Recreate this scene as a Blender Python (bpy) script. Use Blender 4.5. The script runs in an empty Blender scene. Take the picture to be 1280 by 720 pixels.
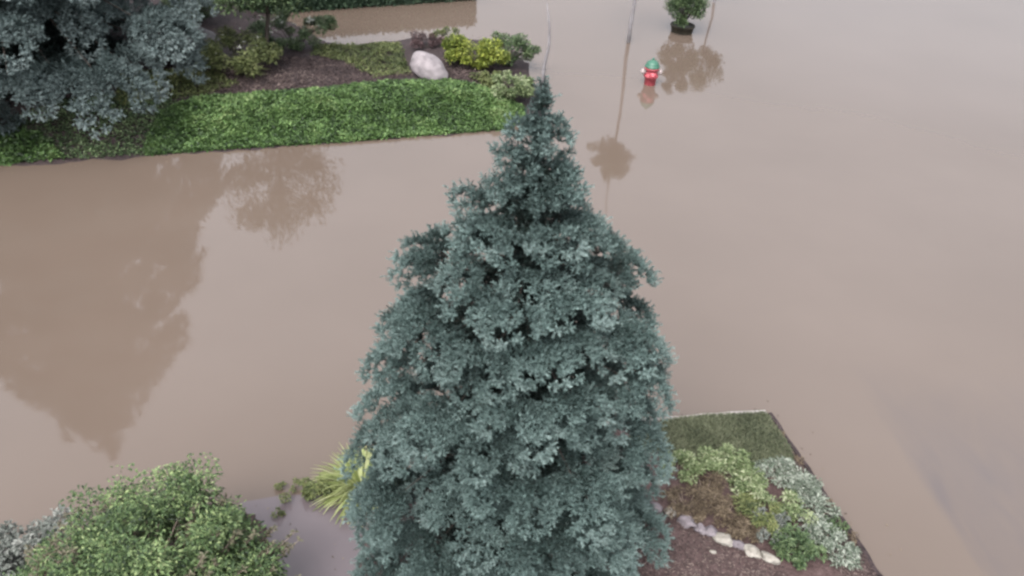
import bpy, bmesh, math, random
import numpy as np
from mathutils import Vector, Matrix, noise

# ------------------------------------------------------------------ camera, sky, sun, exposure
S = bpy.context.scene
C = S.collection
CAM_H, PITCH, ROLL, FPX = 6.0, math.radians(33), math.radians(4.4), 1100.0
cd = bpy.data.cameras.new('camera'); cam = bpy.data.objects.new('camera', cd); C.objects.link(cam)
cd.sensor_width = 36; cd.lens = 36 * FPX / 1280; cd.clip_end = 2000
CM = Matrix.Rotation(math.pi / 2 - PITCH, 3, 'X') @ Matrix.Rotation(ROLL, 3, 'Z')
cam.matrix_world = Matrix.Translation((0, 0, CAM_H)) @ CM.to_4x4()
S.camera = cam

SUN_EL, SUN_AZ = math.radians(52), math.radians(200)
w = bpy.data.worlds.new('World'); S.world = w; w.use_nodes = True
nt = w.node_tree; N = nt.nodes; L = nt.links
bg = N['Background']
sky = N.new('ShaderNodeTexSky'); sky.sky_type = 'NISHITA'; sky.sun_disc = False
sky.sun_elevation = SUN_EL; sky.sun_rotation = SUN_AZ; sky.dust_density = 4; sky.air_density = 1.0
hs = N.new('ShaderNodeHueSaturation'); hs.inputs['Saturation'].default_value = 0.16
tcn = N.new('ShaderNodeTexCoord'); sp = N.new('ShaderNodeSeparateXYZ')
cr = N.new('ShaderNodeValToRGB')                       # cloud deck: dim at the horizon, bright overhead
cr.color_ramp.elements[0].position = 0.0; cr.color_ramp.elements[0].color = (.15, .15, .16, 1)
cr.color_ramp.elements[1].position = 0.95; cr.color_ramp.elements[1].color = (.86, .84, .83, 1)
e = cr.color_ramp.elements.new(.34); e.color = (.55, .56, .59, 1)
e = cr.color_ramp.elements.new(.60); e.color = (1.26, 1.28, 1.34, 1)
cn = N.new('ShaderNodeTexNoise'); cn.inputs['Scale'].default_value = 2.2; cn.inputs['Detail'].default_value = 3
cmr = N.new('ShaderNodeMapRange'); cmr.inputs['To Min'].default_value = .86; cmr.inputs['To Max'].default_value = 1.14
m1 = N.new('ShaderNodeMix'); m1.data_type = 'RGBA'; m1.blend_type = 'MULTIPLY'; m1.inputs[0].default_value = 1
m2 = N.new('ShaderNodeMix'); m2.data_type = 'RGBA'; m2.blend_type = 'MULTIPLY'; m2.inputs[0].default_value = 1
L.new(tcn.outputs['Generated'], sp.inputs[0]); L.new(sp.outputs['Z'], cr.inputs[0])
L.new(tcn.outputs['Generated'], cn.inputs['Vector']); L.new(cn.outputs['Fac'], cmr.inputs['Value'])
L.new(sky.outputs[0], hs.inputs['Color']); L.new(hs.outputs[0], m1.inputs[6]); L.new(cr.outputs[0], m1.inputs[7])
L.new(m1.outputs[2], m2.inputs[6]); L.new(cmr.outputs[0], m2.inputs[7])
L.new(m2.outputs[2], bg.inputs['Color']); bg.inputs['Strength'].default_value = 0.15
sl = bpy.data.lights.new('sun', 'SUN'); sun = bpy.data.objects.new('sun', sl); C.objects.link(sun)
sl.energy = 0.5; sl.angle = math.radians(25); sl.color = (1, .97, .93)
sun.rotation_euler = (math.pi / 2 - SUN_EL, 0, math.pi - SUN_AZ)

vs = S.view_settings
vs.view_transform = 'Standard'; vs.look = 'None'; vs.gamma = 1; vs.use_curve_mapping = False
vs.exposure = 2.0
S.cycles.filter_width = 2.6        # the photograph is a soft phone frame
S.cycles.max_bounces = 6; S.cycles.diffuse_bounces = 3

def P(px, py, z=0.0):
    """ground position read off the photograph (1280x720 pixel -> world point at height z)"""
    d = CM @ Vector(((px - 640) / FPX, -(py - 360) / FPX, -1)); t = (z - CAM_H) / d.z
    return Vector((0, 0, CAM_H)) + d * t

# ------------------------------------------------------------------ materials
def mat(name, rough=.7, spec=.3):
    m = bpy.data.materials.new(name); m.use_nodes = True
    b = m.node_tree.nodes['Principled BSDF']
    b.inputs['Roughness'].default_value = rough; b.inputs['Specular IOR Level'].default_value = spec
    return m, m.node_tree, b

def ramp(nt, stops):
    r = nt.nodes.new('ShaderNodeValToRGB')
    els = r.color_ramp.elements
    els[0].position, els[0].color = stops[0][0], (*stops[0][1], 1)
    els[1].position, els[1].color = stops[-1][0], (*stops[-1][1], 1)
    for p, c in stops[1:-1]:
        x = els.new(p); x.color = (*c, 1)
    return r

def leafmat(name, stops, rough=.65, trans=.0, spec=.25):
    """foliage: each leaf's own tone picks its colour from the ramp, with slow variation between clumps"""
    m, nt, b = mat(name, rough, spec)
    a = nt.nodes.new('ShaderNodeAttribute'); a.attribute_name = 'tone'
    r = ramp(nt, stops); nt.links.new(a.outputs['Fac'], r.inputs[0])
    no = nt.nodes.new('ShaderNodeTexNoise'); no.inputs['Scale'].default_value = 2.5; no.inputs['Detail'].default_value = 3
    tc = nt.nodes.new('ShaderNodeTexCoord'); nt.links.new(tc.outputs['Object'], no.inputs['Vector'])
    mr = nt.nodes.new('ShaderNodeMapRange'); mr.inputs['From Min'].default_value = .3; mr.inputs['From Max'].default_value = .7
    mr.inputs['To Min'].default_value = .82; mr.inputs['To Max'].default_value = 1.15
    nt.links.new(no.outputs['Fac'], mr.inputs['Value'])
    mx = nt.nodes.new('ShaderNodeMix'); mx.data_type = 'RGBA'; mx.blend_type = 'MULTIPLY'; mx.inputs[0].default_value = 1
    nt.links.new(r.outputs[0], mx.inputs[6]); nt.links.new(mr.outputs[0], mx.inputs[7])
    nt.links.new(mx.outputs[2], b.inputs['Base Color'])
    if trans:
        t = nt.nodes.new('ShaderNodeBsdfTranslucent'); ms = nt.nodes.new('ShaderNodeMixShader'); ms.inputs[0].default_value = trans
        nt.links.new(mx.outputs[2], t.inputs[0]); nt.links.new(b.outputs[0], ms.inputs[1]); nt.links.new(t.outputs[0], ms.inputs[2])
        nt.links.new(ms.outputs[0], nt.nodes['Material Output'].inputs[0])
    return m

def noisemat(name, stops, scale, rough=.85, bump=.3, bscale=None, detail=6, spec=.2):
    m, nt, b = mat(name, rough, spec)
    tc = nt.nodes.new('ShaderNodeTexCoord')
    no = nt.nodes.new('ShaderNodeTexNoise'); no.inputs['Scale'].default_value = scale; no.inputs['Detail'].default_value = detail
    no.inputs['Roughness'].default_value = .65
    nt.links.new(tc.outputs['Object'], no.inputs['Vector'])
    r = ramp(nt, stops); nt.links.new(no.outputs['Fac'], r.inputs[0]); nt.links.new(r.outputs[0], b.inputs['Base Color'])
    n2 = nt.nodes.new('ShaderNodeTexNoise'); n2.inputs['Scale'].default_value = bscale or scale * 3; n2.inputs['Detail'].default_value = 5
    nt.links.new(tc.outputs['Object'], n2.inputs['Vector'])
    bp = nt.nodes.new('ShaderNodeBump'); bp.inputs['Strength'].default_value = bump; bp.inputs['Distance'].default_value = .02
    nt.links.new(n2.outputs['Fac'], bp.inputs['Height']); nt.links.new(bp.outputs[0], b.inputs['Normal'])
    return m

M = {}
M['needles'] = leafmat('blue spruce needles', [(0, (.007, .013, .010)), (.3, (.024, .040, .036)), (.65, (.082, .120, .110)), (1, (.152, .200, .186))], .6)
M['needles_far'] = leafmat('old spruce needles', [(0, (.007, .013, .011)), (.3, (.028, .042, .040)), (.65, (.100, .130, .126)), (1, (.18, .215, .208))], .6)
M['bark'] = noisemat('bark', [(.3, (.022, .018, .016)), (.7, (.055, .044, .037))], 12)
M['greybark'] = noisemat('grey bark', [(.3, (.11, .10, .10)), (.7, (.19, .18, .185))], 10)
M['stem'] = noisemat('pale stem', [(.3, (.12, .09, .075)), (.7, (.20, .16, .13))], 20)
M['mulch'] = noisemat('wet bark mulch', [(.3, (.012, .009, .009)), (.5, (.028, .020, .020)), (.72, (.060, .042, .042))], 22, .8, .9, 45)
M['soil'] = noisemat('reddish wet soil', [(.3, (.035, .022, .020)), (.55, (.066, .043, .041)), (.8, (.11, .078, .072))], 14, .75, .6, 40)
M['chips'] = leafmat('bark chips', [(0, (.02, .013, .012)), (.6, (.062, .043, .040)), (1, (.14, .108, .095))], .8)
M['cover'] = leafmat('ground cover leaves', [(0, (.012, .024, .008)), (.45, (.052, .096, .028)), (.8, (.092, .150, .048)), (1, (.14, .19, .075))], .5, .15)
M['olive'] = leafmat('olive foliage', [(0, (.025, .035, .012)), (.5, (.075, .092, .032)), (1, (.15, .16, .065))], .6, .15)
M['lawn'] = leafmat('wet grass', [(0, (.028, .034, .018)), (.5, (.070, .080, .044)), (1, (.130, .136, .086))], .6, .1)
M['lime'] = leafmat('yellow green foliage', [(0, (.03, .045, .008)), (.5, (.10, .13, .02)), (1, (.24, .26, .05))], .5, .2)
M['green'] = leafmat('mid green foliage', [(0, (.012, .024, .010)), (.5, (.050, .080, .034)), (1, (.115, .155, .072))], .5, .2)
M['bush'] = leafmat('bush foliage', [(0, (.014, .026, .011)), (.45, (.058, .096, .036)), (.85, (.118, .166, .066)), (1, (.19, .235, .105))], .5, .2)
M['dark'] = leafmat('dark evergreen', [(0, (.010, .022, .012)), (1, (.035, .060, .032))], .6)
M['greygreen'] = leafmat('grey green foliage', [(0, (.05, .058, .048)), (.6, (.115, .125, .110)), (1, (.22, .22, .20))], .6, .15)
M['purple'] = leafmat('purple brown foliage', [(0, (.03, .018, .018)), (1, (.09, .055, .055))], .6, .1)
M['red'] = leafmat('reddish shoots', [(0, (.055, .052, .032)), (1, (.125, .115, .075))], .6, .1)
M['dry'] = leafmat('dry brown stems', [(0, (.030, .021, .014)), (.5, (.078, .058, .037)), (1, (.16, .125, .085))], .75, .1)
M['varieg'] = leafmat('cream and green leaves', [(0, (.03, .05, .018)), (.35, (.085, .115, .045)), (.7, (.18, .22, .11)), (1, (.32, .34, .22))], .5, .2)
M['white_leaf'] = leafmat('silvery leaves', [(0, (.035, .048, .03)), (.45, (.11, .135, .10)), (1, (.30, .32, .27))], .5, .2)
M['blade'] = leafmat('straw green blades', [(0, (.07, .095, .026)), (.5, (.19, .225, .075)), (1, (.34, .36, .18))], .5, .25)
M['petal'] = leafmat('white petals', [(0, (.25, .26, .22)), (1, (.42, .42, .38))], .6, .2)
M['boulder'] = noisemat('pinkish granite', [(.3, (.09, .080, .083)), (.5, (.175, .155, .158)), (.75, (.23, .205, .208))], 5, .8, .4, 14)
M['rock'] = noisemat('grey stone', [(.3, (.07, .067, .07)), (.7, (.16, .152, .155))], 5, .85, .5, 16)
M['stone_lilac'] = noisemat('lilac grey stone', [(.3, (.075, .065, .07)), (.7, (.17, .148, .157))], 8, .8, .4, 25)
M['stone_cream'] = noisemat('cream stone', [(.3, (.13, .12, .10)), (.7, (.27, .25, .22))], 8, .8, .4, 25)
M['conc'] = noisemat('wet concrete kerb', [(.3, (.13, .118, .105)), (.7, (.25, .23, .215))], 7, .7, .4, 30)
M['pot'] = noisemat('dark glazed tub', [(.3, (.012, .011, .008)), (.7, (.03, .026, .018))], 9, .6, .2)
M['red_paint'] = noisemat('worn red paint', [(.3, (.22, .030, .042)), (.7, (.32, .065, .075))], 9, .45, .1, spec=.4)
M['green_paint'] = noisemat('green paint', [(.3, (.020, .075, .048)), (.7, (.040, .11, .075))], 9, .45, .1, spec=.4)
M['white_paint'] = noisemat('white paint', [(.3, (.22, .18, .17)), (.7, (.32, .27, .26))], 9, .5, .1)

# muddy water: silt colour under a thin, nearly smooth surface
m, nt, b = mat('muddy flood water', .04, .5)
b.inputs['IOR'].default_value = 1.46
tc = nt.nodes.new('ShaderNodeTexCoord')
n1 = nt.nodes.new('ShaderNodeTexNoise'); n1.inputs['Scale'].default_value = .35; n1.inputs['Detail'].default_value = 4
nt.links.new(tc.outputs['Object'], n1.inputs['Vector'])
r1 = ramp(nt, [(.3, (.085, .064, .050)), (.7, (.096, .073, .058))]); nt.links.new(n1.outputs['Fac'], r1.inputs[0])
# grey silt streaks where the drive lies just under the surface, right of the bed
n3 = nt.nodes.new('ShaderNodeTexNoise'); n3.inputs['Scale'].default_value = 1.6; n3.inputs['Detail'].default_value = 5; n3.inputs['Distortion'].default_value = .6
mp = nt.nodes.new('ShaderNodeMapping'); mp.inputs['Scale'].default_value = (1.6, .55, 1); mp.inputs['Rotation'].default_value = (0, 0, math.radians(12))
nt.links.new(tc.outputs['Object'], mp.inputs[0]); nt.links.new(mp.outputs[0], n3.inputs['Vector'])
A, B = P(1090, 500), P(1250, 740)                      # edge of the submerged drive
d = (B - A).normalized(); nrm = Vector((-d.y, d.x, 0))
if nrm.x < 0: nrm = -nrm
sx = nt.nodes.new('ShaderNodeSeparateXYZ'); nt.links.new(tc.outputs['Object'], sx.inputs[0])
def mth(op, a, b_):
    k = nt.nodes.new('ShaderNodeMath'); k.operation = op
    for i, v in enumerate((a, b_)):
        if isinstance(v, (int, float)): k.inputs[i].default_value = v
        else: nt.links.new(v, k.inputs[i])
    return k.outputs[0]
wob = mth('MULTIPLY', mth('SUBTRACT', n3.outputs['Fac'], .5), .35)
sd = mth('ADD', mth('ADD', mth('MULTIPLY', mth('SUBTRACT', sx.outputs['X'], A.x), nrm.x), mth('MULTIPLY', mth('SUBTRACT', sx.outputs['Y'], A.y), nrm.y)), wob)
mr = nt.nodes.new('ShaderNodeMapRange'); mr.inputs['From Min'].default_value = -.05; mr.inputs['From Max'].default_value = .12
nt.links.new(sd, mr.inputs['Value'])
fy = nt.nodes.new('ShaderNodeMapRange'); fy.inputs['From Min'].default_value = 8.3; fy.inputs['From Max'].default_value = 6.4
nt.links.new(sx.outputs['Y'], fy.inputs['Value'])
strk = nt.nodes.new('ShaderNodeMapRange'); strk.inputs['From Min'].default_value = .3; strk.inputs['From Max'].default_value = .7
strk.inputs['To Min'].default_value = .25; strk.inputs['To Max'].default_value = 1
nt.links.new(n3.outputs['Fac'], strk.inputs['Value'])
fac = mth('MULTIPLY', mth('MULTIPLY', mr.outputs[0], fy.outputs[0]), strk.outputs[0])
mx = nt.nodes.new('ShaderNodeMix'); mx.data_type = 'RGBA'; nt.links.new(fac, mx.inputs[0])
nt.links.new(r1.outputs[0], mx.inputs[6]); mx.inputs[7].default_value = (.070, .056, .051, 1)
nt.links.new(mx.outputs[2], b.inputs['Base Color'])
n2 = nt.nodes.new('ShaderNodeTexNoise'); n2.inputs['Scale'].default_value = 2.2; n2.inputs['Detail'].default_value = 4
nt.links.new(tc.outputs['Object'], n2.inputs['Vector'])
bp = nt.nodes.new('ShaderNodeBump'); bp.inputs['Strength'].default_value = .06; bp.inputs['Distance'].default_value = .02
nt.links.new(n2.outputs['Fac'], bp.inputs['Height']); nt.links.new(bp.outputs[0], b.inputs['Normal'])
M['water'] = m
m, nt, b = mat('wet path paving', .16, .5)
tc = nt.nodes.new('ShaderNodeTexCoord'); n1 = nt.nodes.new('ShaderNodeTexNoise'); n1.inputs['Scale'].default_value = 1.2; n1.inputs['Detail'].default_value = 6
nt.links.new(tc.outputs['Object'], n1.inputs['Vector'])
r1 = ramp(nt, [(.3, (.076, .062, .066)), (.7, (.106, .087, .091))]); nt.links.new(n1.outputs['Fac'], r1.inputs[0]); nt.links.new(r1.outputs[0], b.inputs['Base Color'])
M['path'] = m

# ------------------------------------------------------------------ helpers
def link(name, me, parent=None, loc=(0, 0, 0)):
    o = bpy.data.objects.new(name, me); C.objects.link(o); o.location = loc
    if parent: o.parent = parent
    return o
def tag(o, label=None, cat=None, group=None, kind=None):
    if label: o['label'] = label
    if cat: o['category'] = cat
    if group: o['group'] = group
    if kind: o['kind'] = kind
    return o
def thing(name, loc, label, cat, group=None, rz=0):
    o = bpy.data.objects.new(name, None); C.objects.link(o); o.location = loc; o.rotation_euler = (0, 0, rz)
    return tag(o, label, cat, group)

def tris(name, V, tone, m, smooth=False):
    """V: (n,3,3) triangles; tone: (n,)"""
    n = len(V); me = bpy.data.meshes.new(name)
    me.vertices.add(n * 3); me.vertices.foreach_set('co', V.reshape(-1).astype(np.float32))
    me.loops.add(n * 3); me.loops.foreach_set('vertex_index', np.arange(n * 3, dtype=np.int32))
    me.polygons.add(n); me.polygons.foreach_set('loop_start', np.arange(0, n * 3, 3, dtype=np.int32))
    me.update(calc_edges=True)
    a = me.attributes.new('tone', 'FLOAT', 'FACE'); a.data.foreach_set('value', tone.astype(np.float32))
    me.materials.append(m); return me

def norm(a): return a / np.maximum(np.linalg.norm(a, axis=-1, keepdims=True), 1e-9)

def leaves(rng, pos, direc, length, width, tone, fold=.25, up=None):
    """one folded leaf (4 triangles, pointed, drooping) per position"""
    n = len(pos); d = norm(direc)
    ref = np.tile([0, 0, 1.0], (n, 1)) if up is None else up
    side = norm(np.cross(d, ref) + rng.normal(0, .25, (n, 3))); nor = norm(np.cross(side, d))
    length = np.broadcast_to(length, (n,))[:, None]; width = np.broadcast_to(width, (n,))[:, None]
    b0 = pos; mid = pos + d * length * .5 + nor * length * .06; tip = pos + d * length - nor * length * .10
    l = mid + side * width * .5 + nor * width * fold; r = mid - side * width * .5 + nor * width * fold
    T = np.stack([np.stack([b0, mid, l], 1), np.stack([b0, r, mid], 1), np.stack([l, mid, tip], 1), np.stack([mid, r, tip], 1)], 1)
    return T.reshape(-1, 3, 3), np.repeat(tone, 4)

def tube_mesh(name, paths, m, seg=6):
    bm = bmesh.new()
    for pts, rad in paths:
        pts = [Vector(p) for p in pts]; prev = None
        for i, p in enumerate(pts):
            t = (pts[min(i + 1, len(pts) - 1)] - pts[max(i - 1, 0)]).normalized()
            u = t.cross(Vector((.13, .97, .2))).normalized(); v = t.cross(u)
            ring = [bm.verts.new(p + (u * math.cos(a) + v * math.sin(a)) * rad[i]) for a in [k * 2 * math.pi / seg for k in range(seg)]]
            if prev:
                for k in range(seg): bm.faces.new((prev[k], prev[(k + 1) % seg], ring[(k + 1) % seg], ring[k]))
            else: bm.faces.new(ring[::-1])
            prev = ring
        bm.faces.new(prev)
    me = bpy.data.meshes.new(name); bm.to_mesh(me); bm.free(); me.materials.append(m)
    for p in me.polygons: p.use_smooth = True
    return me

# ------------------------------------------------------------------ spruce
def spruce(root, H, prof, seed, sprig, needle, nw, mname, d0, trunk_r, leader=0, K=34, gaps=(), extra=()):
    """prof(t): crown radius at height fraction t. Boughs end in lobed fans spread over the crown like loose shingles;
    each fan is a hand of fingers set with needled sprigs."""
    rng = np.random.default_rng(seed); R = random.Random(seed)
    sp, sd, st, sl_ = [], [], [], []
    limbs = []
    def put(p, d, t, l=1.0): sp.append(tuple(p)); sd.append(tuple(d)); st.append(t); sl_.append(l)
    ends = []
    for az, t, r in extra: ends.append((Vector((math.cos(az) * r, math.sin(az) * r, t * H)), t, az, r))
    def dm(t): return d0 * (1.06 - .62 * max(0, (t - .35) / .65))
    for _ in range(9000):                                   # fan tips, kept apart from each other
        t = R.random() ** 1.15 * .97 + .015; az = R.uniform(0, 2 * math.pi)
        dj = R.uniform(.98, 1.16)
        if R.random() < .9:                                  # boughs sit in loose tiers that wander round the stem
            tp_ = d0 * (1.02 if t < .5 else .82) / H; wv_ = .14 * math.sin(2 * az + seed) + .10 * math.sin(5 * az + 1.3 * seed)
            t = (round(t / tp_ - wv_) + wv_ + R.uniform(-.07, .07)) * tp_
            if not .02 < t < .97: continue
        r = prof(t) * R.choice((R.uniform(.74, .88), R.uniform(.94, 1.10), R.uniform(.95, 1.08), R.uniform(1.02, 1.19)))
        p = Vector((math.cos(az) * r, math.sin(az) * r, t * H))
        if any(abs(az - ga) < gw and abs(t * H - gh) < gv for ga, gw, gh, gv in gaps): continue
        if all(math.hypot(p.x - q[0].x, p.y - q[0].y, (p.z - q[0].z) * .95) > dm(t) * dj for q in ends): ends.append((p, t, az, r))
    inner = []
    for _ in range(5000):                                   # older growth inside the crown, its tone darkened to paint shade into the gaps
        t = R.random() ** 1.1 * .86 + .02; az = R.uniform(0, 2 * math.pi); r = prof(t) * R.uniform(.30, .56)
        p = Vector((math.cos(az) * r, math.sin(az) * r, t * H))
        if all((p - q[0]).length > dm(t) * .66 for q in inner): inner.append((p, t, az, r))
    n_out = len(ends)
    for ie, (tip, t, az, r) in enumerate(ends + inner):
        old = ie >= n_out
        out = Vector((math.cos(az), math.sin(az), 0)); side = Vector((-out.y, out.x, 0))
        slope = -.22 + 1.05 * max(0, t - .45) ** 1.1 * 1.6 + R.uniform(-.14, .14)
        att = max(.03 * H, min(H * .97, tip.z - slope * r * .7 + (.10 if t < .5 else -.05) * r))
        root_p = Vector((0, 0, att)); pl = min(dm(t) * (1.0 if not old else 1.1), r * .9) * R.uniform(.85, 1.18)
        pdir = (out + Vector((0, 0, slope)) + side * R.uniform(-.25, .25)).normalized()
        node_ = tip - pdir * pl
        up = side.cross(pdir) * -1
        if up.z < 0: up = -up
        mid = root_p.lerp(node_, .5) + Vector((0, 0, .05 * r))
        limbs.append(([root_p, mid, node_ - up * .03, node_ + pdir * pl * .6 - up * .05 * pl], [trunk_r * .17, trunk_r * .10, trunk_r * .05, .002]))
        bt = R.uniform(-.10, .10) - (.60 if old else 0)  # lower tone on the inner fans paints in the dark crown interior
        for q in (.35, .55, .75, .9):                        # thin older growth along the bough, near-black tone standing in for inner shade
            for k in range(3):
                d = Vector((R.gauss(0, .6), R.gauss(0, .6), R.uniform(-.3, .5))) + out * .8
                put(root_p.lerp(node_, q) + Vector((0, 0, .05 * r * math.sin(q * 3.14))), d, .02 + bt, 1.0)
        sc_ = sprig / .07
        grid = .060 * sc_ * (1.5 if old else 1)
        nr = max(2, int(pl / grid)); hump = R.uniform(.30, .50); nl = R.choice((4, 5, 6)); l0 = R.uniform(0, 6.28); wide = math.radians(R.uniform(58, 80))
        for i in range(nr + 1):
            rho = (.22 + .78 * (i + R.uniform(-.25, .25)) / nr); m_ = max(1, int(2 * wide * rho * pl / (grid * 1.15)))
            for j in range(m_ + 1):
                ph = wide * (2 * (j + R.uniform(-.3, .3)) / max(1, m_) - 1) if m_ > 1 else R.uniform(-.5, .5)
                lobe = math.cos(nl * ph + l0)
                if rho > .7 and lobe < -.72 and not old: continue
                env = (.62 + .38 * math.cos(ph)) * (1 + .11 * lobe)
                fd = (pdir * math.cos(ph) + side * math.sin(ph)).normalized(); x_ = rho * env
                p = node_ + fd * (pl * x_) + up * (pl * (hump * .45 * math.sin(x_ * 2.0) - .46 * x_ ** 3.2 - .16 * (ph / 1.3) ** 2 * x_)) + up * (R.uniform(-.02, .025) + .030 * lobe * x_) * sc_
                ax_ = (fd * (.35 + .75 * x_) + up * (1.0 - .75 * x_ ** 2) + Vector((R.uniform(-.3, .3), R.uniform(-.3, .3), R.uniform(-.2, .2)))).normalized()
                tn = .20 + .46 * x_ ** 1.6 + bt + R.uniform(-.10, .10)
                put(p, ax_, tn + .10, 1.0)
                e1 = ax_.cross(Vector((R.gauss(0, 1), R.gauss(0, 1), R.gauss(0, 1)))).normalized(); e2 = ax_.cross(e1)
                ns_ = 4 if old else 6; a0 = R.uniform(0, 6.28)
                for k in range(ns_):
                    a_ = a0 + k * 6.283 / ns_ + R.uniform(-.3, .3)
                    put(p - ax_ * sprig * .25, ax_ * R.uniform(.45, .75) + (e1 * math.cos(a_) + e2 * math.sin(a_)) * .85, tn + R.uniform(-.10, .08), R.uniform(.65, .9))
    # short growth up the top of the stem
    h = .60 * H
    for k in range(70 if leader else 40):
        q = R.uniform(.80, .97); a = R.uniform(0, 6.283); rr = prof(q) * R.uniform(.3, .95); o_ = Vector((math.cos(a), math.sin(a), 0))
        c_ = Vector((0, 0, q * H)) + o_ * rr
        for m_ in range(5): put(c_ - o_ * sprig * .5, o_ + Vector((R.gauss(0, .5), R.gauss(0, .5), R.uniform(-.1, 1.1))), R.uniform(.25, .7), R.uniform(.7, 1.1))
    while h < H:
        q = (h / H - .6) / .4
        for k in range(5):
            a = R.uniform(0, 6.283); put((0, 0, h), (math.cos(a), math.sin(a), R.uniform(.1, .7) + q * .8), R.uniform(.2, .6), R.uniform(.8, 1.3))
        h += sprig * .28
    for k in range(16):
        a = R.uniform(0, 6.3); put((0, 0, H * R.uniform(.96, 1.0)), (math.cos(a), math.sin(a), R.uniform(.8, 2.0)), R.uniform(.35, .7), 1.2)
    sp = np.array(sp); sd = norm(np.array(sd)); st = np.array(st); sl_ = np.array(sl_)
    n = len(sp)
    base = np.repeat(sp, K, 0); ax = np.repeat(sd, K, 0); tt = np.repeat(st, K)
    u = np.tile((np.arange(K) + .5) / K, n) * sprig * np.repeat(sl_ * rng.uniform(.85, 1.15, n), K)
    rad = norm(np.cross(ax, rng.normal(0, 1, (n * K, 3)))); rad[:, 2] = rad[:, 2] * .85 + .2; rad = norm(rad)
    nd = norm(ax * .62 + rad * 1.0); root_p = base + ax * u[:, None]
    wv = norm(np.cross(nd, rng.normal(0, 1, (n * K, 3)))) * nw
    ln = (needle * rng.uniform(.75, 1.2, n * K))[:, None]
    V = np.stack([root_p - wv, root_p + wv, root_p + nd * ln], 1)
    V[..., 2] = np.maximum(V[..., 2], .01)
    tone = np.clip(tt + rng.uniform(-.10, .10, n * K), 0, 1)
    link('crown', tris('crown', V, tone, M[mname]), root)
    tr = ([Vector((R.uniform(-.01, .01), R.uniform(-.01, .01), H * q)) for q in (-.03, .2, .4, .6, .8, .97)], [trunk_r, trunk_r * .8, trunk_r * .58, trunk_r * .36, trunk_r * .18, trunk_r * .08])
    link('trunk', tube_mesh('trunk', [tr] + limbs, M['bark'], 8), root)
    if leader:
        pts = [Vector((0, 0, H * .95)), Vector((.004, 0, H + leader * .25)), Vector((.022, 0, H + leader * .52)), Vector((.012, 0, H + leader * .75)), Vector((-.012, 0, H + leader))]
        lo = link('leader_shoot', tube_mesh('leader_shoot', [(pts, [.012, .010, .008, .006, .004])], M['greybark'], 6), root)
        tag(lo, 'bare grey leader shoot standing up from the tip')
    print('spruce', len(ends), 'fans', n, 'sprigs', len(V), 'needles')

def lerp_prof(pts):
    xs = [p[0] for p in pts]; ys = [p[1] for p in pts]
    return lambda t: float(np.interp(t, xs, ys))

# ------------------------------------------------------------------ polygons and land
def sdist(poly, X, Y):
    """signed distance, positive inside"""
    n = len(poly); D = np.full(X.shape, 1e9); ins = np.zeros(X.shape, bool)
    for i in range(n):
        ax, ay = poly[i]; bx, by = poly[(i + 1) % n]
        ex, ey = bx - ax, by - ay; t = np.clip(((X - ax) * ex + (Y - ay) * ey) / (ex * ex + ey * ey + 1e-12), 0, 1)
        D = np.minimum(D, np.hypot(X - ax - t * ex, Y - ay - t * ey))
        c = ((ay > Y) != (by > Y)) & (X < (bx - ax) * (Y - ay) / (by - ay + 1e-12) + ax); ins ^= c
    return np.where(ins, D, -D)
GZ = .27
def pxpoly(pts, z=0): return [tuple(P(x, y, z)[:2]) for x, y in pts]

def vnoise(X, Y, s, seed=0):
    out = np.empty(X.shape)
    for i, (x, y) in enumerate(zip(X.ravel(), Y.ravel())): out.flat[i] = noise.noise(Vector((x * s, y * s, seed * 7.7)))
    return out

def land(name, poly, top, edge, m, res=.12, wob=.04, bump=.03, low=-.12):
    xs = [p[0] for p in poly]; ys = [p[1] for p in poly]
    gx = np.arange(min(xs) - .3, max(xs) + .3, res); gy = np.arange(min(ys) - .3, max(ys) + .3, res)
    X, Y = np.meshgrid(gx, gy); nz = vnoise(X, Y, 1.8); n2 = vnoise(X, Y, 6, 3)
    D = sdist(poly, X, Y) + wob * nz * 2
    t = np.clip(D / edge, -.3, 1); s = np.where(t > 0, t * t * (3 - 2 * t), t * 1.2)
    Z = low * 0 + s * top + np.where(t > 0, (nz * .6 + n2 * .5) * bump * np.clip(t * 2, 0, 1), 0) + np.where(t <= 0, t * .3, 0)
    me = bpy.data.meshes.new(name); h, w_ = X.shape
    V = np.stack([X, Y, Z], -1).reshape(-1, 3); idx = np.arange(h * w_).reshape(h, w_)
    keep = D > -.25
    F = [(int(idx[i, j]), int(idx[i, j + 1]), int(idx[i + 1, j + 1]), int(idx[i + 1, j])) for i in range(h - 1) for j in range(w_ - 1)
         if keep[i, j] or keep[i + 1, j] or keep[i, j + 1] or keep[i + 1, j + 1]]
    me.from_pydata([tuple(v) for v in V], [], F); me.materials.append(m)
    for p in me.polygons: p.use_smooth = True
    o = link(name, me); tag(o, kind='structure')
    def height(x, y):
        x = np.asarray(x, float); y = np.asarray(y, float)
        fx = np.clip(((x - gx[0]) / res), 0, w_ - 1.001); fy_ = np.clip(((y - gy[0]) / res), 0, h - 1.001)
        i = fy_.astype(int); j = fx.astype(int); a = fx - j; b_ = fy_ - i
        return Z[i, j] * (1 - a) * (1 - b_) + Z[i, j + 1] * a * (1 - b_) + Z[i + 1, j] * (1 - a) * b_ + Z[i + 1, j + 1] * a * b_
    return height

def scatter_in(rng, poly, n, margin=0):
    xs = [p[0] for p in poly]; ys = [p[1] for p in poly]; out = np.empty((0, 2))
    while len(out) < n:
        q = np.stack([rng.uniform(min(xs), max(xs), n * 2), rng.uniform(min(ys), max(ys), n * 2)], 1)
        out = np.concatenate([out, q[sdist(poly, q[:, 0], q[:, 1]) > margin]])
    return out[:n]

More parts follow.
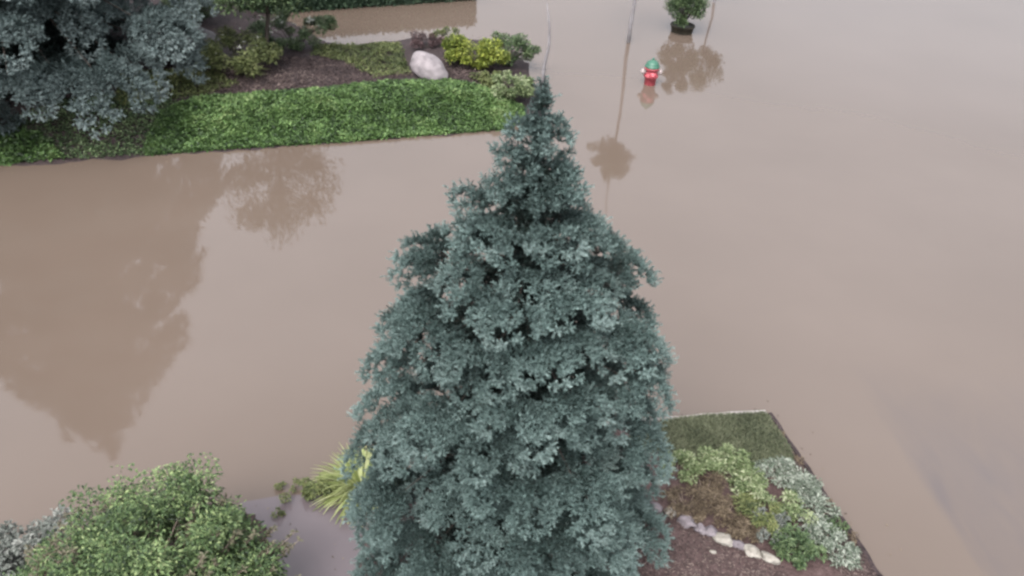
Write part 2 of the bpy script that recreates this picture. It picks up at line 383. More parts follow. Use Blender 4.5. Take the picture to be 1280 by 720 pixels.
# ------------------------------------------------------------------ setting: water, path, beds
me = bpy.data.meshes.new('water')
me.from_pydata([(-700, -60, 0), (700, -60, 0), (700, 1200, 0), (-700, 1200, 0)], [], [(0, 1, 2, 3)]); me.materials.append(M['water'])
tag(link('water', me), kind='structure')

bedL = pxpoly([(-500, 262), (-200, 230), (0, 210), (120, 203), (230, 193), (430, 180), (640, 163), (668, 148), (672, 112), (662, 78), (636, 54), (590, 47),
               (520, 46), (480, 51), (440, 55), (405, 50), (385, 38), (330, 10), (250, -30), (60, -60), (-500, -20)])
hL = land('garden_bed', bedL, .32, 1.4, M['mulch'], .14, .05, .035)
bedR = pxpoly([(455, 645), (500, 600), (600, 556), (720, 540), (835, 527), (958, 519), (1002, 585), (1052, 655), (1095, 722), (1160, 840), (1180, 900), (430, 900), (440, 740), (448, 690)])
hR = land('planting_bed', bedR, .09, .10, M['soil'], .045, .008, .02)
bedB = pxpoly([(-400, 720), (-60, 690), (40, 672), (130, 650), (230, 640), (320, 640), (338, 665), (330, 720), (318, 800), (300, 900), (-400, 900)])
hB = land('shrub_bed', bedB, .06, .15, M['soil'], .07, .02, .02)
# wet path between the two near beds
pp = [P(x, y, .004) for x, y in ((300, 628), (352, 619), (400, 617), (440, 622), (475, 640), (520, 700), (520, 900), (240, 900))]
me = bpy.data.meshes.new('path'); me.from_pydata([tuple(p) for p in pp], [], [tuple(range(len(pp)))[::-1]]); me.materials.append(M['path'])
tag(link('path', me), kind='structure')

# ------------------------------------------------------------------ main spruce
b0 = P(626, 703); b0.z = .05
main = thing('spruce_tree', b0, 'big blue-green spruce in the centre, its bare leader pointing up over the flood water', 'spruce')
spruce(main, 4.15, lerp_prof([(0, 1.12), (.12, 1.18), (.28, 1.13), (.42, 1.04), (.52, .97), (.62, .90), (.70, .76), (.76, .52), (.84, .34), (.92, .20), (1, .05)]),
       11, .062, .020, .0034, 'needles', .40, .060, leader=.47, K=24,
       extra=((3.2, .70, .86), (.05, .71, .84), (3.3, .83, .50), (-.05, .56, 1.02), (.1, .40, 1.12)))

# ------------------------------------------------------------------ far spruce on the left, mirrored in the water
b1 = P(30, 122); b1.z = .15
s2 = thing('spruce_tree', b1, 'wide blue-grey spruce cut by the top left corner, its low boughs over the green bank', 'spruce')
spruce(s2, 8.25, lerp_prof([(0, 2.75), (.08, 3.0), (.2, 2.85), (.42, 2.35), (.6, 1.75), (.75, 1.2), (.9, .5), (1, .05)]),
       5, .125, .040, .0062, 'needles_far', .80, .15, K=22)

# ------------------------------------------------------------------ plants
def leafy_crown(rng, centre, rx, rz_, n, leaf, aspect, clumps, tone0=.2, tone1=.9, flat=.35, csize=.33):
    """leaves gathered round clump centres spread through an uneven ellipsoid"""
    c = norm(rng.normal(0, 1, (clumps, 3))) * (rng.uniform(.35, 1, (clumps, 1)) ** .5)
    c = c * np.array([rx, rx, rz_]) * rng.uniform(.75, 1.12, (clumps, 1)) + np.array(centre)
    k = rng.integers(0, clumps, n); sz = rng.uniform(.6, 1.2, clumps) * csize * min(rx, rz_ * 1.4)
    off = norm(rng.normal(0, 1, (n, 3))) * (rng.uniform(.1, 1, (n, 1)) ** .6) * sz[k][:, None]
    pos = c[k] + off * np.array([1, 1, .8])
    d = norm(off) * .8 + rng.normal(0, .5, (n, 3)); d[:, 2] = d[:, 2] * flat + .05
    ct = rng.uniform(-.18, .18, clumps)
    tone = np.clip(rng.uniform(tone0, tone1, n) + ct[k], 0, 1)
    return leaves(rng, pos, d, leaf * rng.uniform(.6, 1.25, n), leaf * aspect * rng.uniform(.7, 1.2, n), tone), c

def twigs(R, base, targets, r0, sag=.0):
    paths = []
    for t in targets:
        b_ = Vector(base); t = Vector(t); mid = b_.lerp(t, .5) + Vector((R.uniform(-.08, .08), R.uniform(-.08, .08), .12)) * (t - b_).length
        paths.append(([b_, mid, t], [r0, r0 * .6, r0 * .25]))
    return paths

def shrub(name, px, py, label, cat, r, h, n, leaf, m, seed, clumps=24, aspect=.55, zc=None, group=None, hf=None, stemmat='bark', tone=(.15, .9), z0=None, flat=.35, csize=.33):
    rng = np.random.default_rng(seed); R = random.Random(seed)
    b_ = P(px, py, GZ if hf is hL else .05 if hf else 0); z = float(hf(b_.x, b_.y)) if hf else 0.0
    b_.z = z if z0 is None else z0
    t = thing(name, b_, label, cat, group)
    zc = h * .55 if zc is None else zc
    (V, tn), cs = leafy_crown(rng, (0, 0, zc), r, h * .48, n, leaf, aspect, clumps, *tone, flat=flat, csize=csize)
    V[..., 2] = np.maximum(V[..., 2], .005)
    link('foliage', tris('foliage', V, tn, M[m]), t)
    link('stems', tube_mesh('stems', twigs(R, (0, 0, -.05), [tuple(c) for c in cs[:14]], .012 * max(.5, r)), M[stemmat], 5), t)
    return t

def rosette(name, px, py, label, cat, r, n, m, seed, hf, width=.32, group=None, arch=.5, up=.8):
    """clump of arching strap or tongue leaves from one crown"""
    rng = np.random.default_rng(seed); b_ = P(px, py, GZ if hf is hL else .05 if hf else 0); b_.z = float(hf(b_.x, b_.y)) if hf else 0
    t = tag(link(name, None or bpy.data.meshes.new(name), None, b_), label, cat, group)
    segs = 5; az = rng.uniform(0, 6.283, n); el = rng.uniform(.25, 1.35, n) * up; ln = r * rng.uniform(.65, 1.25, n)
    tn = rng.uniform(.15, 1, n); out = []; ton = []
    for i in range(n):
        o = np.array([math.cos(az[i]), math.sin(az[i]), 0]); s_ = np.array([-o[1], o[0], 0]); pts = []; p = o * r * .08 * rng.uniform(0, 2); e_ = el[i]
        for k in range(segs + 1):
            pts.append(p.copy()); p = p + (o * math.cos(e_) + np.array([0, 0, math.sin(e_)])) * ln[i] / segs; e_ -= arch * rng.uniform(.6, 1.2) * 1.6 / segs * 1.6
            p[2] = max(p[2], .006)
        wd = [ln[i] * width * .5 * math.sin(math.pi * min(.97, (k / segs) * .8 + .18)) for k in range(segs + 1)]; wd[-1] = .001
        for k in range(segs):
            a, b2, c, d2 = pts[k] - s_ * wd[k], pts[k] + s_ * wd[k], pts[k + 1] + s_ * wd[k + 1], pts[k + 1] - s_ * wd[k + 1]
            out += [[a, b2, c], [a, c, d2]]; ton += [tn[i]] * 2
    me = tris(name, np.array(out), np.array(ton), M[m]); old = t.data; t.data = me; bpy.data.meshes.remove(old)
    return t

def cover(name, poly, n, leaf, aspect, m, seed, hf, thick, label, cat, flat=.5, upd=.35, clump=3.0, gap=0):
    rng = np.random.default_rng(seed); q = scatter_in(rng, poly, n)
    nz = vnoise(q[:, 0], q[:, 1], clump, seed); nz2 = vnoise(q[:, 0], q[:, 1], clump * .35, seed + 1)
    z = hf(q[:, 0], q[:, 1]); ed = np.clip(sdist(poly, q[:, 0], q[:, 1]) / .5, .15, 1)
    top = thick * (.6 + 1.1 * nz + .6 * nz2 + .5 * vnoise(q[:, 0], q[:, 1], clump * 2.2, seed + 5)) * ed
    zz = np.maximum(z, 0) + np.maximum(top, .02) * rng.uniform(.1, 1, n) ** .6
    d = rng.normal(0, 1, (n, 3)); d[:, 2] = rng.normal(upd, flat, n)
    tone = np.clip(rng.uniform(.05, .85, n) + nz * .35 + nz2 * .35, 0, 1)
    V, tn = leaves(rng, np.stack([q[:, 0], q[:, 1], zz], 1), d, leaf * rng.uniform(.6, 1.3, n), leaf * aspect * rng.uniform(.7, 1.2, n), tone)
    o = link(name, tris(name, V, tn, M[m])); tag(o, label, cat, kind='stuff'); return o

# --- left bank
cover('ground_cover', pxpoly([(-300, 236), (0, 207), (80, 200), (50, 180), (-60, 175), (-300, 190)]), 9000, .08, .7, 'cover', 4, hL, .10, 'dark green leafy cover below the corner spruce at the left edge', 'ground cover', clump=3.4)
cover('ground_cover', pxpoly([(40, 203), (210, 193), (225, 150), (120, 140), (20, 170)]), 4200, .06, .6, 'green', 5, hL, .05, 'low dull green growth in the shade under the corner spruce', 'ground cover', clump=3.4)
belt = pxpoly([(185, 195), (230, 191), (430, 178), (635, 162), (657, 148)]) + pxpoly([(655, 118), (600, 109), (550, 104), (480, 106), (430, 112), (340, 120), (250, 126), (200, 142), (175, 170)], .27)
cover('ground_cover', belt, 60000, .058, .75, 'cover', 3, hL, .10, 'dense green leafy ground cover along the flooded bank', 'ground cover', clump=3.4)
cover('ground_cover', pxpoly([(395, 62), (500, 58), (512, 100), (470, 104), (430, 84), (390, 76)], .22), 5200, .06, .5, 'olive', 7, hL, .20, 'olive low growth left of the pale boulder', 'ground cover')
cover('ground_cover', pxpoly([(150, 100), (245, 92), (300, 112), (250, 128), (150, 140)], .22), 3600, .07, .45, 'olive', 9, hL, .12, 'sparse dull olive growth between far spruce and dark mulch', 'ground cover')
cover('bark_chips', pxpoly([(270, 80), (460, 78), (520, 100), (440, 116), (340, 122), (250, 126)], .22), 6500, .06, .35, 'chips', 12, hL, .025, 'dark purple-brown mulch chips behind the green bank', 'mulch', flat=.15, upd=0)
cover('bark_chips', pxpoly([(555, 70), (610, 80), (640, 100), (610, 112), (550, 104)], .22), 2200, .06, .35, 'chips', 13, hL, .025, 'dark mulch chips to the right of the pale boulder', 'mulch', flat=.15, upd=0)

def boulder(name, px, py, sx_, sy_, sz_, rz, m, seed, label, cat, hf, group=None, sink=.25, tilt=0, rough=.16):
    bm = bmesh.new(); bmesh.ops.create_icosphere(bm, subdivisions=4, radius=1)
    for v in bm.verts:
        nn = noise.noise(v.co * 1.1 + Vector((seed * 3.1, 0, 0))) * rough * 1.6 + noise.noise(v.co * 3.2 + Vector((0, seed, 0))) * rough * .35
        v.co *= 1 + nn; v.co = Vector((v.co.x * sx_, v.co.y * sy_, v.co.z * sz_))
    me = bpy.data.meshes.new(name); bm.to_mesh(me); bm.free(); me.materials.append(M[m])
    for p in me.polygons: p.use_smooth = True
    b_ = P(px, py, GZ if hf is hL else .05 if hf else 0); b_.z = (float(hf(b_.x, b_.y)) if hf else 0) + sz_ * (1 - sink)
    o = link(name, me, None, b_); o.rotation_euler = (0, tilt, rz); return tag(o, label, cat, group)
boulder('boulder', 536, 99, .36, .26, .22, -.35, 'boulder', 2, 'rounded pale pinkish boulder on dark mulch at the right of the far bed', 'boulder', hL, sink=.22, tilt=.35)
boulder('boulder', 238, 72, .55, .42, .30, .2, 'rock', 5, 'flat grey boulder tucked against the right of the corner spruce', 'boulder', hL, sink=.3)

shrub('shrub', 302, 92, 'low olive shrub with small white blooms left of the dark mulch', 'shrub', .80, .66, 5200, .06, 'olive', 21, hf=hL, clumps=34)
t = shrub('shrub', 368, 62, 'green shrub dotted with white, under the small broadleaf tree', 'shrub', .95, .60, 5200, .06, 'green', 22, hf=hL, clumps=30)
def blooms(t_, seed, n, rx, z0, z1, s):
    rng = np.random.default_rng(seed); a = rng.uniform(0, 6.28, n); r_ = rx * rng.uniform(.2, 1, n) ** .5
    c = np.stack([np.cos(a) * r_, np.sin(a) * r_, rng.uniform(z0, z1, n)], 1); Vs, ts = [], []
    for k in range(5):
        d = rng.normal(0, 1, (n, 3)); d[:, 2] = abs(d[:, 2]) * .4
        V, tn = leaves(rng, c, d, s, s * .7, rng.uniform(0, 1, n)); Vs.append(V); ts.append(tn)
    link('blossoms', tris('blossoms', np.concatenate(Vs), np.concatenate(ts), M['petal']), t_)
blooms(t, 4, 26, .6, .35, .62, .05)
blooms([o for o in bpy.data.objects if o.get('label', '').startswith('low olive shrub')][0], 5, 12, .5, .35, .62, .05)
rosette('perennial', 312, 96, 'pale tufted perennial at the left end of the dark mulch', 'perennial', .32, 34, 'blade', 31, hL, .12)
shrub('shrub', 530, 63, 'small purple-brown shrub directly behind the pale boulder', 'shrub', .34, .30, 1300, .05, 'purple', 23, hf=hL, clumps=14)
shrub('shrub', 598, 84, 'bright yellow-green shrub right of the pale boulder', 'shrub', .66, .62, 4600, .075, 'lime', 24, hf=hL, clumps=26)
shrub('shrub', 636, 72, 'mid green rounded shrub at the back right corner of the far bed', 'shrub', .56, .62, 3800, .06, 'green', 25, hf=hL, clumps=28)
shrub('shrub', 640, 112, 'cream-edged leafy shrub at the right end of the far bed beside the spruce tip', 'shrub', .52, .46, 2200, .07, 'varieg', 26, hf=hL, clumps=24)
shrub('shrub', 612, 104, 'small loose olive plant between mulch and the cream-edged shrub', 'shrub', .26, .30, 900, .06, 'olive', 27, hf=hL, clumps=12)
shrub('shrub', 560, 56, 'thin olive clump at the back edge of the far bed above the boulder', 'shrub', .34, .22, 1100, .055, 'olive', 28, hf=hL, clumps=14)
shrub('shrub', 250, 30, 'dark leafy shrub behind the flat grey boulder', 'shrub', .75, .8, 3500, .08, 'green', 29, hf=hL, clumps=30)

# --- small broadleaf tree at the top, mirrored in the water
def small_tree(name, px, py, label, cat, h, cr_, cz, crz, n, leaf, m, seed, trunk, hf=None, clumps=40, tm='greybark', lead=None, heart=False):
    rng = np.random.default_rng(seed); R = random.Random(seed); b_ = P(px, py, GZ if hf is hL else .05 if hf else 0); b_.z = float(hf(b_.x, b_.y)) if hf else 0
    t_ = thing(name, b_, label, cat)
    (V, tn), cs = leafy_crown(rng, (0, 0, cz), cr_, crz, n, leaf, .55, clumps, .1, .9, csize=.30)
    if heart:
        f = np.clip(1.15 - (V[..., 2:3] - (cz - crz)) / (2 * crz) * .75, .3, 1.2); V[..., :2] *= f
    link('crown', tris('crown', V, tn, M[m]), t_)
    zt = lead or cz + crz * .6; k = 7
    pts = [Vector((.03 * math.sin(i * 1.3 + seed) * (i > 0), .03 * math.cos(i * 1.9) * (i > 0), -.3 + (zt + .3) * i / k)) for i in range(k + 1)]
    rad = [trunk * (1 - .75 * i / k) for i in range(k + 1)]
    link('trunk', tube_mesh('trunk', [(pts, rad)], M[tm], 8), t_)
    bs = []
    for c in cs[:18]:
        z = max(cz - crz * .9, min(c[2] - .3, zt)); bs.append(([Vector((0, 0, z)), Vector((c[0] * .5, c[1] * .5, (z + c[2]) / 2 + .08)), Vector(c)], [trunk * .35, trunk * .22, .006]))
    link('limbs', tube_mesh('limbs', bs, M[tm], 5), t_); return t_
small_tree('broadleaf_tree', 338, 84, 'small leafy tree with green crown cut by the top edge, left of the flooded walk', 'tree', 3.1, 1.12, 1.85, 1.0, 7500, .085, 'green', 41, .05, hL, 70, tm='bark')
small_tree('young_tree', 786, 53, 'thin bare grey trunk standing alone in open water near the top edge', 'tree', 3.5, .62, 2.9, .62, 5200, .08, 'green', 42, .045, None, 40, lead=4.7, heart=True)
small_tree('young_tree', 892, 3, 'thin dark trunk at the top edge right of the shrub on its dark base', 'tree', 2.5, .64, 1.75, .55, 3400, .08, 'green', 43, .04, None, 40)

# --- clipped hedge across the flooded walk
A, B = P(592, 0), P(300, 20)
dv = B - A; ang = math.atan2(dv.y, dv.x); ln = dv.length
rng = np.random.default_rng(77); n = 16000
u = rng.uniform(0, ln, n); hh = .60; dp = .7
f = rng.integers(0, 3, n); y = np.where(f == 0, 0.0, np.where(f == 1, rng.uniform(0, dp, n), rng.uniform(0, dp, n))); z = np.where(f == 1, hh, rng.uniform(-.02, hh, n)); u = np.where(f == 2, 0.0, u)
pos = np.stack([u, -y, z], 1) + rng.normal(0, .03, (n, 3))
V, tn = leaves(rng, pos, rng.normal(0, 1, (n, 3)), .08, .05, rng.uniform(0, 1, n))
hd = thing('hedge', A, 'dark clipped hedge beyond the flooded walk at the top edge', 'hedge', rz=ang)
link('foliage', tris('foliage', V, tn, M['dark']), hd)
bm = bmesh.new(); bmesh.ops.create_cube(bm, size=1)
for v in bm.verts: v.co = Vector(((v.co.x + .5) * (ln - .08) + .04, (v.co.y - .5) * (dp - .08) - .04, (v.co.z + .5) * (hh - .05) - .03))
bmesh.ops.bevel(bm, geom=bm.edges[:], offset=.05, segments=2, affect='EDGES')
me = bpy.data.meshes.new('inner_growth'); bm.to_mesh(me); bm.free(); me.materials.append(M['dark']); link('inner_growth', me, hd)

# --- lone shrub on its dark base in the water
pb = P(852, 40); t = thing('potted_shrub', pb, 'bushy green shrub on a dark base, standing alone in water at the top edge', 'shrub')
def lathe(name, prof, m, seg=28):
    bm = bmesh.new(); rings = []
    for r_, z_ in prof: rings.append([bm.verts.new((r_ * math.cos(a), r_ * math.sin(a), z_)) for a in [k * 2 * math.pi / seg for k in range(seg)]])
    for a, b_ in zip(rings, rings[1:]):
        for k in range(seg): bm.faces.new((a[k], a[(k + 1) % seg], b_[(k + 1) % seg], b_[k]))
    bm.faces.new(rings[0][::-1]); bm.faces.new(rings[-1])
    me = bpy.data.meshes.new(name); bm.to_mesh(me); bm.free(); me.materials.append(m)
    for p in me.polygons: p.use_smooth = True
    return me
link('pot', lathe('pot', [(.20, -.3), (.25, 0), (.27, .13), (.29, .14), (.29, .18), (.25, .18), (.24, .15)], M['pot']), t)
rng = np.random.default_rng(55); (V, tn), cs = leafy_crown(rng, (0, 0, .58), .46, .42, 4200, .07, .5, 40, .1, .9)
(V2, t2), c2 = leafy_crown(rng, (.03, 0, 1.2), .28, .34, 2200, .07, .5, 24, .1, .7)
link('foliage', tris('foliage', np.concatenate([V, V2]), np.concatenate([tn, t2]), M['green']), t)
link('stems', tube_mesh('stems', twigs(random.Random(5), (0, 0, .2), [tuple(c) for c in cs[:12]] + [tuple(c) for c in c2[:6]], .015), M['bark'], 5), t)

# --- hydrant, half drowned
hp = P(812, 105); hy = thing('fire_hydrant', hp, 'red fire hydrant with green cap half drowned in the open water', 'fire hydrant')
link('barrel', lathe('barrel', [(.15, -.45), (.15, -.38), (.115, -.36), (.115, .14), (.14, .15), (.145, .19), (.12, .20), (.12, .30), (.145, .31), (.145, .34), (.12, .345)], M['red_paint']), hy)
bn = link('bonnet', lathe('bonnet', [(.145, .345), (.148, .375), (.130, .385), (.128, .41), (.115, .44), (.085, .468), (.05, .482), (.035, .485), (.033, .50), (.02, .502)], M['green_paint']), hy)
link('operating_nut', lathe('operating_nut', [(.025, .502), (.022, .53), (.012, .533)], M['green_paint'], 5), bn)
def cap(name, ang_, r_, out, z_, m):
    o = link(name, lathe(name, [(r_ * .8, 0), (r_ * .8, out * .55), (r_, out * .55), (r_, out * .85), (r_ * .8, out), (r_ * .3, out), (r_ * .3, out + .02), (r_ * .1, out + .021)], M[m], 20), hy, (math.cos(ang_) * .10, math.sin(ang_) * .10, z_))
    o.rotation_euler = (0, math.pi / 2, ang_); return o
cap('nozzle_cap', math.radians(5), .055, .10, .25, 'white_paint'); cap('nozzle_cap', math.radians(185), .055, .10, .25, 'white_paint'); cap('pumper_cap', math.radians(-85), .075, .11, .22, 'red_paint')

# ------------------------------------------------------------------ near right bed
lawnp = pxpoly([(780, 560), (835, 531), (955, 523), (985, 570), (990, 600), (930, 590), (850, 590)])
cover('grass', lawnp, 20000, .050, .16, 'lawn', 61, hR, .035, 'short dull olive grass inside the kerb corner', 'grass', flat=.5, upd=.9)
cover('bark_chips', pxpoly([(955, 523), (1000, 583), (1050, 655), (1095, 725), (1160, 840), (1090, 840), (1040, 720), (985, 620), (960, 570)]), 5200, .035, .35, 'chips', 62, hR, .012, 'dark brown mulch chips along the right kerb of the near bed', 'mulch', flat=.15, upd=0)
cover('bark_chips', pxpoly([(700, 600), (845, 655), (970, 710), (1010, 780), (980, 850), (700, 850)]), 9000, .035, .35, 'chips', 63, hR, .010, 'reddish brown mulch chips in front of the stone edging', 'mulch', flat=.15, upd=0)
# kerb: real concrete strip along the two outer sides
def kerb(name, pts, wd, z0, z1, m, label):
    bm = bmesh.new(); P3 = [P(x, y) for x, y in pts]; prev = None
    for i, p in enumerate(P3):
        t_ = (P3[min(i + 1, len(P3) - 1)] - P3[max(0, i - 1)]).normalized(); s_ = Vector((-t_.y, t_.x, 0)) * wd / 2
        nz = noise.noise(p * 4) * .022; p = p + Vector((noise.noise(p * 6 + Vector((5, 0, 0))), noise.noise(p * 6), 0)) * .015
        r_ = [bm.verts.new(p + s_ + Vector((0, 0, z0))), bm.verts.new(p + s_ * .85 + Vector((0, 0, z1 + nz))), bm.verts.new(p - s_ * .85 + Vector((0, 0, z1 + nz))), bm.verts.new(p - s_ + Vector((0, 0, z0)))]
        if prev:
            for k in range(3): bm.faces.new((prev[k], prev[k + 1], r_[k + 1], r_[k]))
        else: bm.faces.new(r_)
        prev = r_
    bm.faces.new(prev[::-1]); bmesh.ops.recalc_face_normals(bm, faces=bm.faces)
    me = bpy.data.meshes.new(name); bm.to_mesh(me); bm.free(); me.materials.append(m)
    o = link(name, me); return tag(o, label, 'kerb')
def fine(pts, k=8):
    out = []
    for (x0, y0), (x1, y1) in zip(pts, pts[1:]): out += [(x0 + (x1 - x0) * i / k, y0 + (y1 - y0) * i / k) for i in range(k)]
    return out + [pts[-1]]
kerb('kerb', fine([(600, 551), (720, 536), (835, 524), (957, 516)]), .05, -.1, .024, M['conc'], 'pale kerb barely above the water behind the big spruce')
kerb('kerb', fine([(962, 517), (1006, 583), (1056, 654), (1099, 722), (1165, 840)]), .05, -.1, .020, M['mulch'], 'dark sunken edging down the right side of the near bed')

# leafy rosettes
Gv = 'leafy clumps in the near bed'
lab = [(848, 596, .17, 'varieg', 'yellow-green leafy clump touching the right side of the big spruce'),
       (872, 592, .15, 'varieg', 'yellow-green clump, second from the big spruce at the grass edge'),
       (900, 590, .16, 'varieg', 'yellow-green clump in the middle of the grass edge'),
       (917, 596, .17, 'varieg', 'tallest pale yellow-green clump beside the grass corner'),
       (930, 612, .16, 'varieg', 'bright green-centred clump right of the dry brown plants'),
       (942, 630, .15, 'varieg', 'pale clump below the bright green-centred one, by the curved stick'),
       (958, 600, .15, 'white_leaf', 'silvery clump at the back of the near bed, next to the grass'),
       (982, 606, .16, 'white_leaf', 'silvery clump nearest the dark strip of bare mulch'),
       (1003, 622, .14, 'white_leaf', 'silvery clump at the right edge halfway down the kerb side'),
       (985, 652, .17, 'varieg', 'pale clump between curved stick and dark green plant'),
       (1012, 648, .18, 'white_leaf', 'rounded pale silvery clump at the right edge of the bed above the dark sprig'),
       (1025, 684, .16, 'white_leaf', 'silvery clump close to the bottom right edge of the bed'),
       (1045, 700, .15, 'white_leaf', 'lowest silvery clump beside the kerb, above the picture edge'),
       (960, 672, .16, 'greygreen', 'dull grey-green clump above the last edging stones')]
for i, (x, y, r_, m_, l_) in enumerate(lab):
    shrub('leafy_perennial', x, y, l_, 'perennial', r_ * 1.2, .18, 760, .042, m_, 100 + i, clumps=16, aspect=.42, hf=hR, group=Gv, csize=.42, stemmat='stem')
shrub('leafy_perennial', 990, 695, 'dark green leafy plant right of the stone edging', 'perennial', .24, .20, 1100, .05, 'green', 130, clumps=20, aspect=.45, hf=hR, csize=.4)
shrub('leafy_perennial', 948, 655, 'olive-green plant in the middle of the bed between brown and silvery plants', 'perennial', .24, .18, 1000, .045, 'olive', 132, clumps=20, aspect=.45, hf=hR, csize=.4)
shrub('leafy_perennial', 1040, 672, 'small dark green sprig at the kerb between silvery clumps', 'perennial', .09, .14, 260, .04, 'green', 133, clumps=8, aspect=.45, hf=hR, csize=.4)
rosette('leafy_perennial', 932, 598, 'small vivid green plant amid pale clumps', 'perennial', .10, 30, 'cover', 131, hR, .35, None, .5, 1.1)
for i, (x, y, r_, l_) in enumerate([(858, 640, .22, 'dry brown plant beside the big spruce behind the first edging stones'), (886, 640, .22, 'dry brown plant in the middle of the brown patch'),
                                    (910, 655, .21, 'dry brown plant above the cream edging stone'), (880, 618, .20, 'dry brown plant under the pale clumps'), (930, 668, .18, 'olive-brown dry plant near the right end of the stones')]):
    shrub('dry_perennial', x, y, l_, 'perennial', r_ * 1.0, .13, 1000, .045, 'dry', 140 + i, clumps=20, aspect=.22, hf=hR, csize=.5, stemmat='stem', group='dry brown plants behind the stone edging')
for i, (x, y, r_, l_) in enumerate([(975, 545, .045, 'tiny brown tuft at the kerb beside the grass corner'), (998, 580, .05, 'tiny brown tuft on the kerb next to the first silvery clumps'),
                                    (1036, 632, .06, 'small brown tuft overhanging the kerb above the dark sprig'), (1062, 678, .06, 'small brown tuft over the kerb near the bottom of the bed')]):
    shrub('weed', x, y, l_, 'weed', r_, .09, 120, .03, 'dry', 180 + i, clumps=6, aspect=.35, hf=hR, stemmat='stem')
# edging stones
R = random.Random(4)
for i, (x, y, a, b_, m_, l_) in enumerate([(836, 648, .05, .04, 'stone_cream', 'small whitish edging stone half under the spruce boughs'),
        (857, 659, .085, .05, 'stone_lilac', 'long lilac edging stone, first one clear of the spruce'),
        (874, 668, .06, .045, 'stone_lilac', 'lilac edging stone between the long one and the round one'),
        (887, 671, .065, .055, 'stone_lilac', 'round lilac edging stone touching the cream one'),
        (903, 680, .085, .06, 'stone_cream', 'largest edging stone, cream coloured, in the middle of the row'),
        (922, 688, .07, .03, 'stone_lilac', 'thin lilac edging stone right of the cream one'),
        (938, 696, .075, .045, 'stone_cream', 'pale edging stone, second from the right end'),
        (960, 704, .085, .042, 'stone_cream', 'pale flat edging stone at the right end of the row'),
        (816, 639, .07, .045, 'stone_lilac', 'lilac edging stone mostly hidden behind spruce needles')]):
    boulder('edging_stone', x, y, a, b_, .045, -.42, m_, 30 + i, l_, 'stone', hR, 'edging stones in front of the brown plants', .45, R.uniform(-.2, .2), .30)
boulder('pebble', 890, 694, .03, .018, .014, -.2, 'stone_cream', 50, 'tiny pale pebble on the mulch below the edging stones', 'pebble', hR)
p = [P(955, 612, .12), P(962, 622, .14), P(970, 630, .15), P(975, 641, .12), P(974, 652, .09)]
tag(link('stick', tube_mesh('stick', [(p, [.010, .014, .018, .014, .008])], M['stone_cream'], 7)), 'short curved whitish stick lying over the silvery clumps', 'stick')

# ------------------------------------------------------------------ plants at the path, left of the big spruce
rosette('ornamental_grass', 452, 606, 'arching yellow-green grass tuft against the left side of the big spruce', 'grass tuft', .46, 1100, 'blade', 150, hR, .032, None, .72, 1.2)
shrub('shrub', 398, 618, 'small dark olive tuft in the water left of the arching grass', 'shrub', .13, .16, 420, .045, 'olive', 151, clumps=10)
for i, (x, y, r_, l_) in enumerate([(350, 612, .05, 'tiny drowned weed nearest the big bush'), (368, 612, .06, 'tiny drowned weed next to the small olive tuft'),
                                    (358, 628, .05, 'tiny weed at the corner of the wet path, below the other two'), (380, 620, .05, 'tiny weed on the path edge touching the small olive tuft'),
                                    (348, 645, .05, 'tiny weed at the foot of the big bush on the path side')]):
    shrub('weed', x, y, l_, 'weed', r_, .10, 70, .03, 'olive', 160 + i, clumps=4, stemmat='stem')

# ------------------------------------------------------------------ big bush, bottom left
R = random.Random(9); rng = np.random.default_rng(9)
bb = P(200, 800); bb.z = .05
t = thing('bush', bb, 'large loose green bush with thin upright shoots at the bottom left', 'bush')
parts = [((.05, .16, .68), .78, .46, 12000), ((-.55, -.05, .38), .5, .34, 4500), ((.44, .12, .5), .44, .40, 5200), ((.36, .45, .58), .32, .26, 2200)]
Vs, ts, cc = [], [], []
for c, r_, z_, n in parts:
    (V, tn), cs = leafy_crown(rng, c, r_, z_, int(n * 1.7), .038, .48, 95, .0, .95, csize=.30); Vs.append(V); ts.append(tn); cc += [tuple(k) for k in cs]
V = np.concatenate(Vs); V[..., 2] = np.maximum(V[..., 2], .01)
link('foliage', tris('foliage', V, np.concatenate(ts), M['bush']), t)
link('stems', tube_mesh('stems', twigs(R, (0, 0, 0), R.sample(cc, 50), .014), M['stem'], 5), t)
paths, tips = [], []
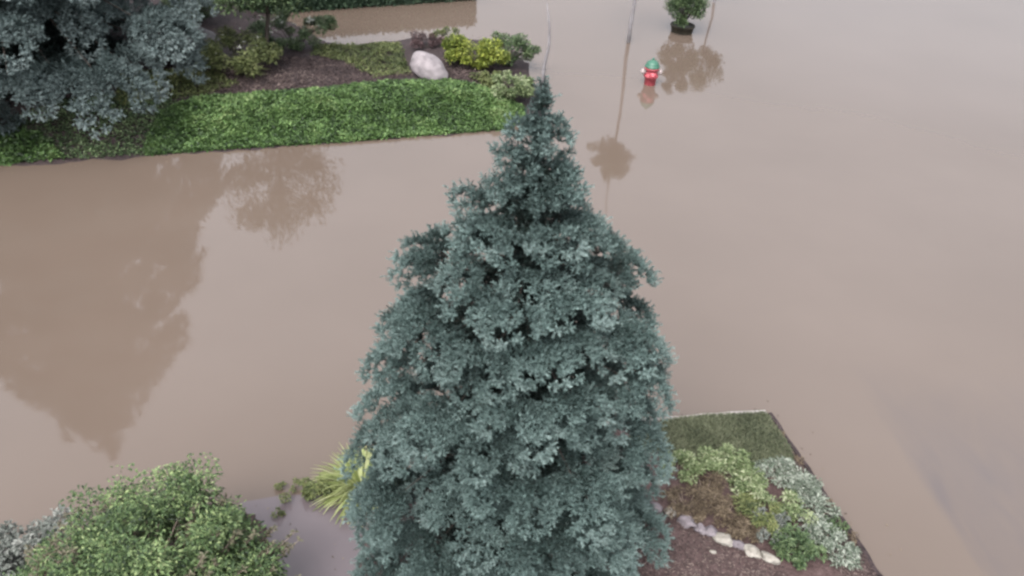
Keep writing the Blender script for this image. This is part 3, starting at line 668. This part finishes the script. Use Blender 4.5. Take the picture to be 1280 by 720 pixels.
for k in range(120):
    a = R.uniform(0, 6.28); r_ = R.uniform(.45, 1.02); x, y = math.cos(a) * r_ * .95, math.sin(a) * r_ * .7 + .1; z_ = .95 - r_ * .45 + R.uniform(0, .16)
    b_ = Vector((x * .75, y * .75, z_ - .3)); e_ = Vector((x * 1.14, y * 1.16, z_ + R.uniform(-.05, .1))); paths.append(([b_, b_.lerp(e_, .5) + Vector((0, 0, .03)), e_], [.005, .004, .003]))
    for j in range(5): tips.append(tuple(b_.lerp(e_, .55 + .11 * j)))
link('shoots', tube_mesh('shoots', paths, M['stem'], 4), t)
tp = np.repeat(np.array(tips), 5, 0); n = len(tp); d = rng.normal(0, 1, (n, 3)); d[:, 2] = abs(d[:, 2])
V, tn = leaves(rng, tp, d, .045, .020, rng.uniform(0, 1, n)); link('shoot_tips', tris('shoot_tips', V, tn, M['red']), t)
shrub('bush', 60, 735, 'grey-green thin shrub left of the large green bush', 'bush', .62, .42, 4200, .05, 'greygreen', 171, hf=hB, clumps=36, stemmat='stem')
shrub('bush', 118, 722, 'low bright green growth between grey-green shrub and the large bush', 'bush', .36, .36, 2600, .055, 'bush', 172, hf=hB, clumps=22, stemmat='stem')
boulder('rock', -2, 712, .16, .12, .09, .3, 'stone_lilac', 61, 'lilac grey rock at the bottom left corner', 'rock', hB)

# ------------------------------------------------------------------ bits of leaf and bark afloat along the banks
rng = np.random.default_rng(88); pts = []
for poly, n in ((bedL, 260), (bedR, 160), (bedB, 90)):
    m_ = 0
    xs = [p[0] for p in poly]; ys = [p[1] for p in poly]
    while m_ < n:
        x, y = rng.uniform(max(-9, min(xs) - .5), max(xs) + .5), rng.uniform(max(3, min(ys) - .5), max(ys) + .5)
        d_ = -float(sdist(poly, np.array([x]), np.array([y]))[0])
        if .02 < d_ < .45 and rng.random() < math.exp(-d_ * 8): pts.append((x, y, .004)); m_ += 1
pts = np.array(pts); n = len(pts); d = rng.normal(0, 1, (n, 3)); d[:, 2] = 0
V, tn = leaves(rng, pts, d, rng.uniform(.012, .04, n), .014, rng.uniform(0, 1, n), fold=.05)
V[..., 2] = np.clip(V[..., 2], .002, .012)
tag(link('floating_debris', tris('floating_debris', V, tn, M['dry'])), 'bits of leaf and bark floating along the banks', 'debris', kind='stuff')
